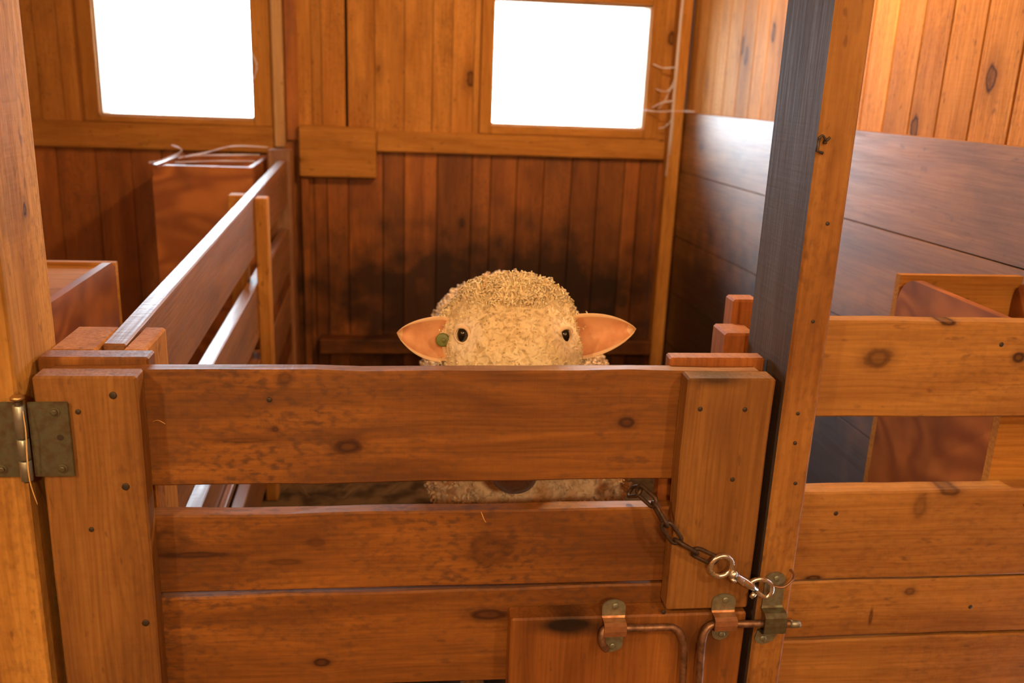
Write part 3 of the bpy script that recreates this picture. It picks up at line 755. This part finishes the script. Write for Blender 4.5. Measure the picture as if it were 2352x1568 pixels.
hook = empty('snap_hook', (0.50, 1.265, 0.72), label='shiny chrome swivel snap hook clipping chain to keeper', cat='hook')
e = Vector((0.0, -1.0, 0.0))
u = Vector((0.82, 0.0, -0.57)).normalized(); v_ = Vector((0.57, 0, 0.82)).normalized()
o_ = Vector((0.5110, 1.2665, 0.7265))
b = bmesh.new(); tube(b, [o_ + v_ * 0.0185 * math.sin(t) * 1.0 + u * 0.0175 * math.cos(t) for t in [2 * PI * i / 28 for i in range(28)]], 0.0042, 12, close=True)
obj('eye', b, M['chrome'], hook, True)
b = bmesh.new()
s0 = o_ + u * 0.020
bodyp = [s0, s0 + u * .004, s0 + u * .008, s0 + u * .010, s0 + u * .018, s0 + u * .030, s0 + u * 0.044, s0 + u * 0.058]
tube(b, bodyp, 0, 14, rs=[.0060, .0090, .0088, .0058, .0062, .0072, .0070, .0055])
obj('shank', b, M['chrome'], hook, True)
b = bmesh.new()
s1 = s0 + u * 0.056
hp = smoothpath([s1 - u * 0.016 + v_ * 0.001, s1 - u * 0.010 + v_ * 0.014, s1 + u * .002 + v_ * .021, s1 + u * .016 + v_ * .021, s1 + u * .026 + v_ * .012, s1 + u * .026 - v_ * .001, s1 + u * .014 - v_ * .004, s1 - u * .002 - v_ * .001], 5)
tube(b, hp, 0.0041, 12)
obj('hook_curve', b, M['chrome'], hook, True)
b = bmesh.new(); q = s0 + u * 0.012 - v_ * 0.006; disc(b, q + e * 0.002 , 0.006, 0.005, axis=(-0.57, -.3, -0.82), n=14)
obj('swivel_collar', b, M['chrome'], hook, True)
b = bmesh.new(); q = s1 + u * 0.002 - v_ * 0.006; tube(b, [q + e * .003, q + e * .003 - v_ * .010], .0042, 12, rs=[.0048, .0036]); obj('thumb_knob', b, M['chrome'], hook, True)
# wire staple that the hook snaps on
b = bmesh.new(); sp = smoothpath([(0.600, 1.288, 0.690), (0.603, 1.272, 0.686), (0.618, 1.2625, 0.687), (0.634, 1.266, 0.697), (0.640, 1.276, 0.702), (0.640, 1.2885, 0.703)], 5)
tube(b, sp, 0.0022, 10); obj('staple', b, M['rod'], keeper, True)

# ================================================================== STRAW, COBWEBS, SCRAPS
def strand(name, pts, r, mat, label, cat, rs=None):
    b = bmesh.new(); P_ = smoothpath(pts, 5); n_ = len(P_)
    tube(b, P_, r, 6, rs=[r * (0.5 + 0.5 * math.sin(PI * (i + .5) / n_)) for i in range(n_)])
    return tag(obj(name, b, M[mat], None, True), label=label, cat=cat)
strand('straw_stem', [(-0.5285, 1.2705, 0.996), (-0.5265, 1.267, 0.965), (-0.5285, 1.2665, 0.93), (-0.529, 1.267, 0.89), (-0.523, 1.268, 0.853)], 0.0011, 'straw', 'curved straw stem hanging over the hinge barrel', 'straw')
strand('straw_stem', [(-0.371, 1.328, 0.956), (-0.362, 1.324, 0.960), (-0.352, 1.3245, 0.954)], 0.0006, 'straw', 'short straw bit on the top gate board beside the left stile', 'straw')
strand('straw_stem', [(0.125, 1.3255, 0.800), (0.129, 1.322, 0.790), (0.133, 1.323, 0.782)], 0.0007, 'straw', 'short straw bit on the second gate board', 'straw')
b = bmesh.new()
tube(b, smoothpath([(0.588, 1.284, 1.402), (0.594, 1.2835, 1.407), (0.601, 1.2855, 1.400), (0.606, 1.285, 1.405)], 4), 0.0018, 8)
tube(b, [(0.590, 1.285, 1.405), (0.589, 1.285, 1.385), (0.598, 1.284, 1.382)], 0.0025, 8)
tube(b, [(0.600, 1.2895, 1.397), (0.6, 1.283, 1.397)], 0.002, 8)
tag(obj('bent_staple', b, M['nail'], None, True), label='small bent staple on the front edge of the narrow post', cat='staple')

def cobweb(name, segs, label, r=0.0022):
    b = bmesh.new()
    for pts in segs:
        P_ = smoothpath(pts, 4); tube(b, P_, r, 5, rs=[r * rnd.uniform(0.5, 1.3) for _ in P_])
    return tag(obj(name, b, M['web'], None, True), label=label, cat='cobweb')
cobweb('cobweb', [
    [(1.100, 4.37, 1.325), (1.17, 4.33, 1.318), (1.25, 4.28, 1.325), (1.300, 4.15, 1.33)],
    [(1.16, 4.36, 1.335), (1.20, 4.33, 1.36), (1.245, 4.30, 1.37)],
    [(1.17, 4.36, 1.42), (1.21, 4.33, 1.41), (1.245, 4.31, 1.44)],
    [(1.20, 4.36, 1.24), (1.225, 4.34, 1.25), (1.25, 4.31, 1.29)],
    [(1.15, 4.36, 1.53), (1.19, 4.34, 1.515), (1.245, 4.31, 1.52)],
    [(1.250, 4.318, 1.90), (1.246, 4.319, 1.55), (1.247, 4.317, 1.25), (1.243, 4.32, 1.02)], [(1.252, 4.318, 1.86), (1.251, 4.316, 1.5), (1.254, 4.317, 1.12)],  # long vertical strands imitate the lit edge of the corner stud
    [(1.19, 4.36, 1.33), (1.215, 4.33, 1.38), (1.245, 4.315, 1.47)]], 'pale dusty cobweb, with strands standing in for the lit stud edge, in the corner right of the right-hand window', 0.0034)
cobweb('cobweb', [
    [(-0.90, 3.86, 1.09), (-0.80, 3.90, 1.11), (-0.70, 3.95, 1.135), (-0.575, 4.05, 1.125)],
    [(-0.95, 3.82, 1.085), (-0.88, 3.84, 1.12), (-0.92, 3.85, 1.14)],
    [(-0.90, 3.80, 1.078), (-0.75, 3.83, 1.085), (-0.60, 3.86, 1.085)],
    [(-0.992, 3.77, 1.078), (-0.965, 3.775, 1.082), (-0.93, 3.79, 1.09)],
    [(-0.86, 3.86, 1.10), (-0.74, 3.92, 1.10), (-0.60, 3.98, 1.10)]], 'lilac cobweb strands draped over the far plywood feed box', 0.0030)
cobweb('cobweb', [[(-0.672, 4.366, 1.50), (-0.655, 4.36, 1.46), (-0.662, 4.365, 1.42), (-0.678, 4.37, 1.39)]], 'small wisp of cobweb at right edge of the left-hand window', 0.004)

# ================================================================== SHEEP
def ell(bm, c, r, rot=None, n=24):
    Mx = Matrix.Translation(c) @ (rot.to_4x4() if rot else Matrix.Identity(4)) @ Matrix.Diagonal((r[0], r[1], r[2], 1))
    bmesh.ops.create_uvsphere(bm, u_segments=n, v_segments=n // 2 + 2, radius=1.0, matrix=Mx)
def capsule(bm, p0, r0, p1, r1, sx=1.0, k=5):
    p0 = Vector(p0); p1 = Vector(p1)
    for i in range(k + 1):
        t = i / k; r = r0 + (r1 - r0) * t
        ell(bm, p0.lerp(p1, t), (r * sx, r, r), n=16)
sx0 = 0.193
bm = bmesh.new()
# trunk
ell(bm, (0.285, 1.98, 0.665), (0.235, 0.26, 0.235)); ell(bm, (0.29, 2.25, 0.66), (0.245, 0.34, 0.235)); ell(bm, (0.30, 2.55, 0.67), (0.235, 0.28, 0.235))
ell(bm, (0.280, 1.90, 0.63), (0.225, 0.19, 0.20))
# neck
capsule(bm, (0.285, 1.98, 0.76), 0.175, (0.215, 1.68, 0.965), 0.115, 1.0, 6)
# head
ell(bm, (sx0 + .002, 1.605, 1.005), (0.126, 0.105, 0.106)); ell(bm, (sx0 + .004, 1.565, 0.992), (0.120, 0.100, 0.104))
ell(bm, (sx0 + .004, 1.585, 0.935), (0.122, 0.100, 0.100))
ell(bm, (sx0 + .004, 1.600, 1.040), (0.106, 0.085, 0.080))
capsule(bm, (sx0 + .004, 1.535, 0.975), 0.080, (sx0 + .002, 1.468, 0.806), 0.042, 1.05, 8)
# legs
for (x, y) in ((0.17, 1.90), (0.40, 1.91)):
    capsule(bm, (x, y, 0.52), 0.075, (x, y + .01, 0.30), 0.036, 1, 5); capsule(bm, (x, y + .01, 0.30), 0.034, (x, y, 0.06), 0.028, 1, 6); ell(bm, (x, y - .012, 0.034), (0.033, 0.045, 0.032))
for (x, y) in ((0.18, 2.58), (0.42, 2.60)):
    capsule(bm, (x, y, 0.55), 0.105, (x, y + .06, 0.36), 0.05, 1, 5); capsule(bm, (x, y + .06, 0.36), 0.04, (x, y + .10, 0.27), 0.032, 1, 4)
    capsule(bm, (x, y + .10, 0.27), 0.032, (x, y + .05, 0.06), 0.027, 1, 6); ell(bm, (x, y + .035, 0.034), (0.033, 0.045, 0.032))
# tail
capsule(bm, (0.30, 2.80, 0.74), 0.05, (0.30, 2.86, 0.56), 0.03, 1, 4)
me = bpy.data.meshes.new('sheep_base'); bm.to_mesh(me); bm.free()
tmp = bpy.data.objects.new('sheep_base', me); COL.objects.link(tmp)
md = tmp.modifiers.new('r', 'REMESH'); md.mode = 'VOXEL'; md.voxel_size = 0.0085
ms_ = tmp.modifiers.new('s', 'SMOOTH'); ms_.factor = 0.5; ms_.iterations = 6
dg = bpy.context.evaluated_depsgraph_get()
me2 = bpy.data.meshes.new_from_object(tmp.evaluated_get(dg))
bpy.data.objects.remove(tmp); bpy.data.meshes.remove(me)
bm = bmesh.new(); bm.from_mesh(me2); bpy.data.meshes.remove(me2)
# refine the head
hv = [e_ for e_ in bm.edges if all(v.co.y < 1.72 and v.co.z > 0.75 for v in e_.verts)]
bmesh.ops.subdivide_edges(bm, edges=hv, cuts=1, use_grid_fill=True)
bmesh.ops.triangulate(bm, faces=[f for f in bm.faces if len(f.verts) > 4])
bm.normal_update()
EYE = [Vector((0.1000, 1.513, 1.0395)), Vector((0.2810, 1.513, 1.0390))]
tl = bm.verts.layers.float_color.new('tint')
WC = Vector((0.92, 0.80, 0.50)); SK = Vector((0.95, 0.74, 0.46)); BODY = Vector((0.94, 0.78, 0.56)); PALE = Vector((0.98, 0.88, 0.66))
disp = {}
for v in bm.verts:
    co = v.co
    head = co.y < 1.72 and co.z > 0.74
    de = min((co - E_).length for E_ in EYE)
    # bare face: nose bridge and muzzle
    bridge = max(0.0, min(1.0, (1.000 - co.z) / 0.06)) * max(0, 1 - abs(co.x - 0.197) / 0.10) * (1 if co.y < 1.56 else 0)
    woolly = 1.0
    if head: woolly = max(0.0, min(1, (de - 0.022) / 0.03)) * (1 - 0.85 * bridge)
    else: woolly = 1.0 if co.z > 0.36 else 0.12
    q = co * 26
    cl = mnoise.noise(q) + 0.6 * mnoise.noise(q * 2.1 + Vector((3, 1, 7)))
    amp = 0.0045 if head else 0.009
    d = cl * amp * woolly + (0.004 * woolly)
    if de < 0.03:        # shallow eye sockets
        d -= 0.004 * (1 - de / 0.03)
    if head:
        q2 = co * 95; d += (mnoise.noise(q2) * 0.0016 + abs(mnoise.noise(co * 48)) * -0.0028) * woolly
    disp[v] = v.normal * d
    c = WC if head else BODY
    c = c.lerp(PALE, max(0, min(1, (0.046 - de) / 0.020)) if head else 0)
    if head: c = c.lerp(SK, bridge * 0.8)
    if co.y < 1.56 and co.z < 0.86: c = c.lerp(Vector((0.13, 0.05, 0.025)), min(1, (0.86 - co.z) / 0.04))
    if not head and co.y < 1.80 and co.z > 0.4: c = c.lerp(Vector((0.62, 0.33, 0.13)), max(0, min(.75, (mnoise.noise(Vector((co.x * 26, 1, co.z * 9))) - 0.12) * 3)))
    if co.z < 0.05: c = Vector((0.06, 0.045, 0.03))
    v[tl] = (*c, 1)
for v, d in disp.items(): v.co += d
# ears, joined into the same mesh: cupped leaves, thick rims
def ear(root, tip, wdir, nrm, W_, flat_top, cup=0.020, droop=0.0):
    root = Vector(root); tip = Vector(tip); L_ = tip - root; ln = L_.length; l = L_ / ln
    nrm = Vector(nrm).normalized(); w = nrm.cross(l).normalized()
    if w.z < 0: w = -w
    nu, nv_ = 22, 14
    def S_(u, v, off):
        prof = max(0.0, 1 - u ** 2.3) ** 0.78
        base = min(1.0, 0.80 + u)
        half = W_ * prof * base
        up = 1.0 if v > 0 else 1.0
        p = root + l * (u * ln) + w * (half * v + flat_top * math.sin(PI * u)) + nrm * (-(1 - v * v) * cup * (1 - 0.55 * u) + 0.006 * math.sin(PI * u))
        return p - nrm * off * (1 - 0.55 * v * v)
    F = [[bm.verts.new(S_(i / nu, -1 + 2 * j / nv_, 0)) for j in range(nv_ + 1)] for i in range(nu + 1)]
    B = [[bm.verts.new(S_(i / nu, (-1 + 2 * j / nv_) * 1.03, 0.007)) for j in range(nv_ + 1)] for i in range(nu + 1)]
    for rows in (F, B):
        for r_ in rows:
            for vv in r_: vv[tl] = (0.85, 0.62, 0.36, 1)
    for i in range(nu):
        for j in range(nv_):
            jj = abs(-1 + 2 * (j + .5) / nv_)
            f = bm.faces.new((F[i][j], F[i + 1][j], F[i + 1][j + 1], F[i][j + 1])); f.material_index = 1 if jj < 0.8 and i < nu - 2 else 2
            f = bm.faces.new((B[i][j], B[i][j + 1], B[i + 1][j + 1], B[i + 1][j])); f.material_index = 2
    for i in range(nu):
        for j in (0, nv_):
            f = bm.faces.new((F[i][j], B[i][j], B[i + 1][j], F[i + 1][j])); f.material_index = 2
    for j in range(nv_):
        for i in (0, nu):
            f = bm.faces.new((F[i][j], F[i][j + 1], B[i][j + 1], B[i][j])); f.material_index = 2
ear((0.088, 1.580, 1.012), (-0.012, 1.555, 1.031), (0, 0, 1), (-0.12, -0.93, 0.30), 0.0415, -0.003, 0.028)
ear((0.298, 1.580, 1.014), (0.418, 1.560, 1.040), (0, 0, 1), (0.10, -0.93, 0.30), 0.0415, 0.001, 0.034)
bmesh.ops.recalc_face_normals(bm, faces=bm.faces)
sheep = obj('sheep', bm, [M['wool'], M['earskin'], M['earfur']], None, True)
tag(sheep, label='cream woolly sheep standing behind the gate, peering over its top board', cat='sheep')
# eyes
for i, E_ in enumerate(EYE):
    s = -1 if i == 0 else 1
    b = bmesh.new(); ell(b, E_ + Vector((-s * 0.001, 0.007, -0.001)), (0.0092, 0.0110, 0.0135), n=20); ey = obj('eye', b, M['eye'], sheep, True)
    b = bmesh.new()
    pts = [E_ + Vector((math.cos(t) * 0.0120 * 1.0, 0.002 + abs(math.sin(t)) * 0.001 + (0.007 if math.cos(t) * s > 0 else 0.0) * abs(math.cos(t)), math.sin(t) * 0.0150)) for t in [2 * PI * k / 24 for k in range(24)]]
    tube(b, pts, 0.0026, 8, close=True, rs=[0.0019 + 0.0024 * max(0, math.sin(2 * PI * k / 24)) for k in range(24)])
    obj('eyelid', b, M['lid'], ey, True)
# nostrils and mouth line low on the muzzle
for s in (-1, 1):
    b = bmesh.new(); ell(b, (sx0 + .004 + s * 0.018, 1.4275, 0.820), (0.007, 0.004, 0.005), n=12); obj('nostril', b, M['nail'], sheep, True)
b = bmesh.new(); disc(b, (0.069, 1.5575, 1.018), 0.0125, 0.003, axis=(-0.1, -1, 0.15), n=22, dome=.3); tg = obj('ear_tag', b, M['tag'], sheep, True)
tag(tg, label='round green plastic ear tag')
b = bmesh.new(); disc(b, (0.0705, 1.5545, 1.018), 0.004, 0.002, axis=(-0.1, -1, 0.15), n=12, dome=.4); obj('tag_button', b, M['tag'], tg, True)

# wool locks: short curled tufts over crown, cheeks and shoulders
import mathutils
bmw = bmesh.new(); tw = bmw.verts.layers.float_color.new('tint')
me = sheep.data
cand = [(v.co.copy(), v.normal.copy()) for v in me.vertices]
rnd2 = random.Random(3)
def lock(p, n, ln, r, col):
    t = n.orthogonal().normalized(); a = rnd2.uniform(0, 2 * PI)
    side = (t * math.cos(a) + n.cross(t) * math.sin(a))
    pts = [p - n * 0.002, p + n * ln * 0.45 + side * ln * 0.12, p + n * ln * 0.75 + side * ln * 0.42, p + n * ln * 0.70 + side * ln * 0.75]
    u_ = side.cross(n).normalized(); prev = None
    for i, q in enumerate(pts):
        rr = r * (1, 0.95, 0.65, 0.15)[i]
        nn = (n if i < 2 else side)
        rg = []
        ax1 = u_; ax2 = side if i < 2 else n
        for k in range(5):
            vv = bmw.verts.new(q + (ax1 * math.cos(2 * PI * k / 5) + ax2 * math.sin(2 * PI * k / 5)) * rr); vv[tw] = (*col, 1); rg.append(vv)
        if prev:
            for k in range(5): bmw.faces.new((prev[k], prev[(k + 1) % 5], rg[(k + 1) % 5], rg[k]))
        prev = rg
    bmw.faces.new(prev)
cnt = 0
for co, n in cand:
    if co.z < 0.45 or (co.y < 1.70 and co.z < 0.93 and abs(co.x - .195) < 0.09): continue
    de = min((co - E_).length for E_ in EYE)
    if co.x < 0.062 and co.z > 0.95 and co.y < 1.66 or co.x > 0.332 and co.z > 0.95 and co.y < 1.66: continue
    head = co.y < 1.70 and co.z > 0.85
    if head:
        if co.z > 1.085 or co.y > 1.60: pr, ln, r = 0.34, 0.0120, 0.0026
        elif de > 0.036 and co.z > 0.985: pr, ln, r = 0.10 + 0.10 * max(0, (co.z - 1.03) / .05), 0.0042, 0.0014
        elif de > 0.05 and abs(co.x - .197) > 0.085: pr, ln, r = 0.22, 0.006, 0.0022
        else: continue
        col = WC * rnd2.uniform(0.88, 1.08)
    else:
        pr, ln, r = 0.22, 0.013, 0.0045; col = BODY * rnd2.uniform(0.9, 1.05)
    if rnd2.random() > pr: continue
    lock(co, n, ln * rnd2.uniform(0.7, 1.35), r * rnd2.uniform(0.8, 1.2), col); cnt += 1
wl = obj('wool_locks', bmw, M['wool'], sheep, True); wl['kind'] = 'stuff'
# a chaff stem caught in the crown wool
b = bmesh.new(); tube(b, smoothpath([(0.135, 1.572, 1.095), (0.140, 1.568, 1.118), (0.150, 1.575, 1.138)], 4), 0.0008, 6); obj('chaff_stem', b, M['straw'], sheep, True)

# loose straw on the pen floor (not countable)
b = bmesh.new()
for i in range(500):
    x = rnd.uniform(-0.42, 1.28); y = rnd.uniform(1.45, 4.25); a = rnd.uniform(0, PI); l = rnd.uniform(0.04, 0.13); zz = rnd.uniform(0.003, 0.02)
    if (0.02 < x < 0.56 and y > 1.7) or x > 0.95 and y < 1.9 or x > 0.45 and y < 1.7: continue
    dx, dy = math.cos(a) * l / 2, math.sin(a) * l / 2
    tube(b, [(x - dx, y - dy, zz), (x, y, zz + rnd.uniform(0, .012)), (x + dx, y + dy, zz)], 0.0016, 4)
st = obj('loose_straw', b, M['floorstraw'], None); tag(st, label='loose straw scattered on the dark pen floor', cat='straw', kind='stuff')
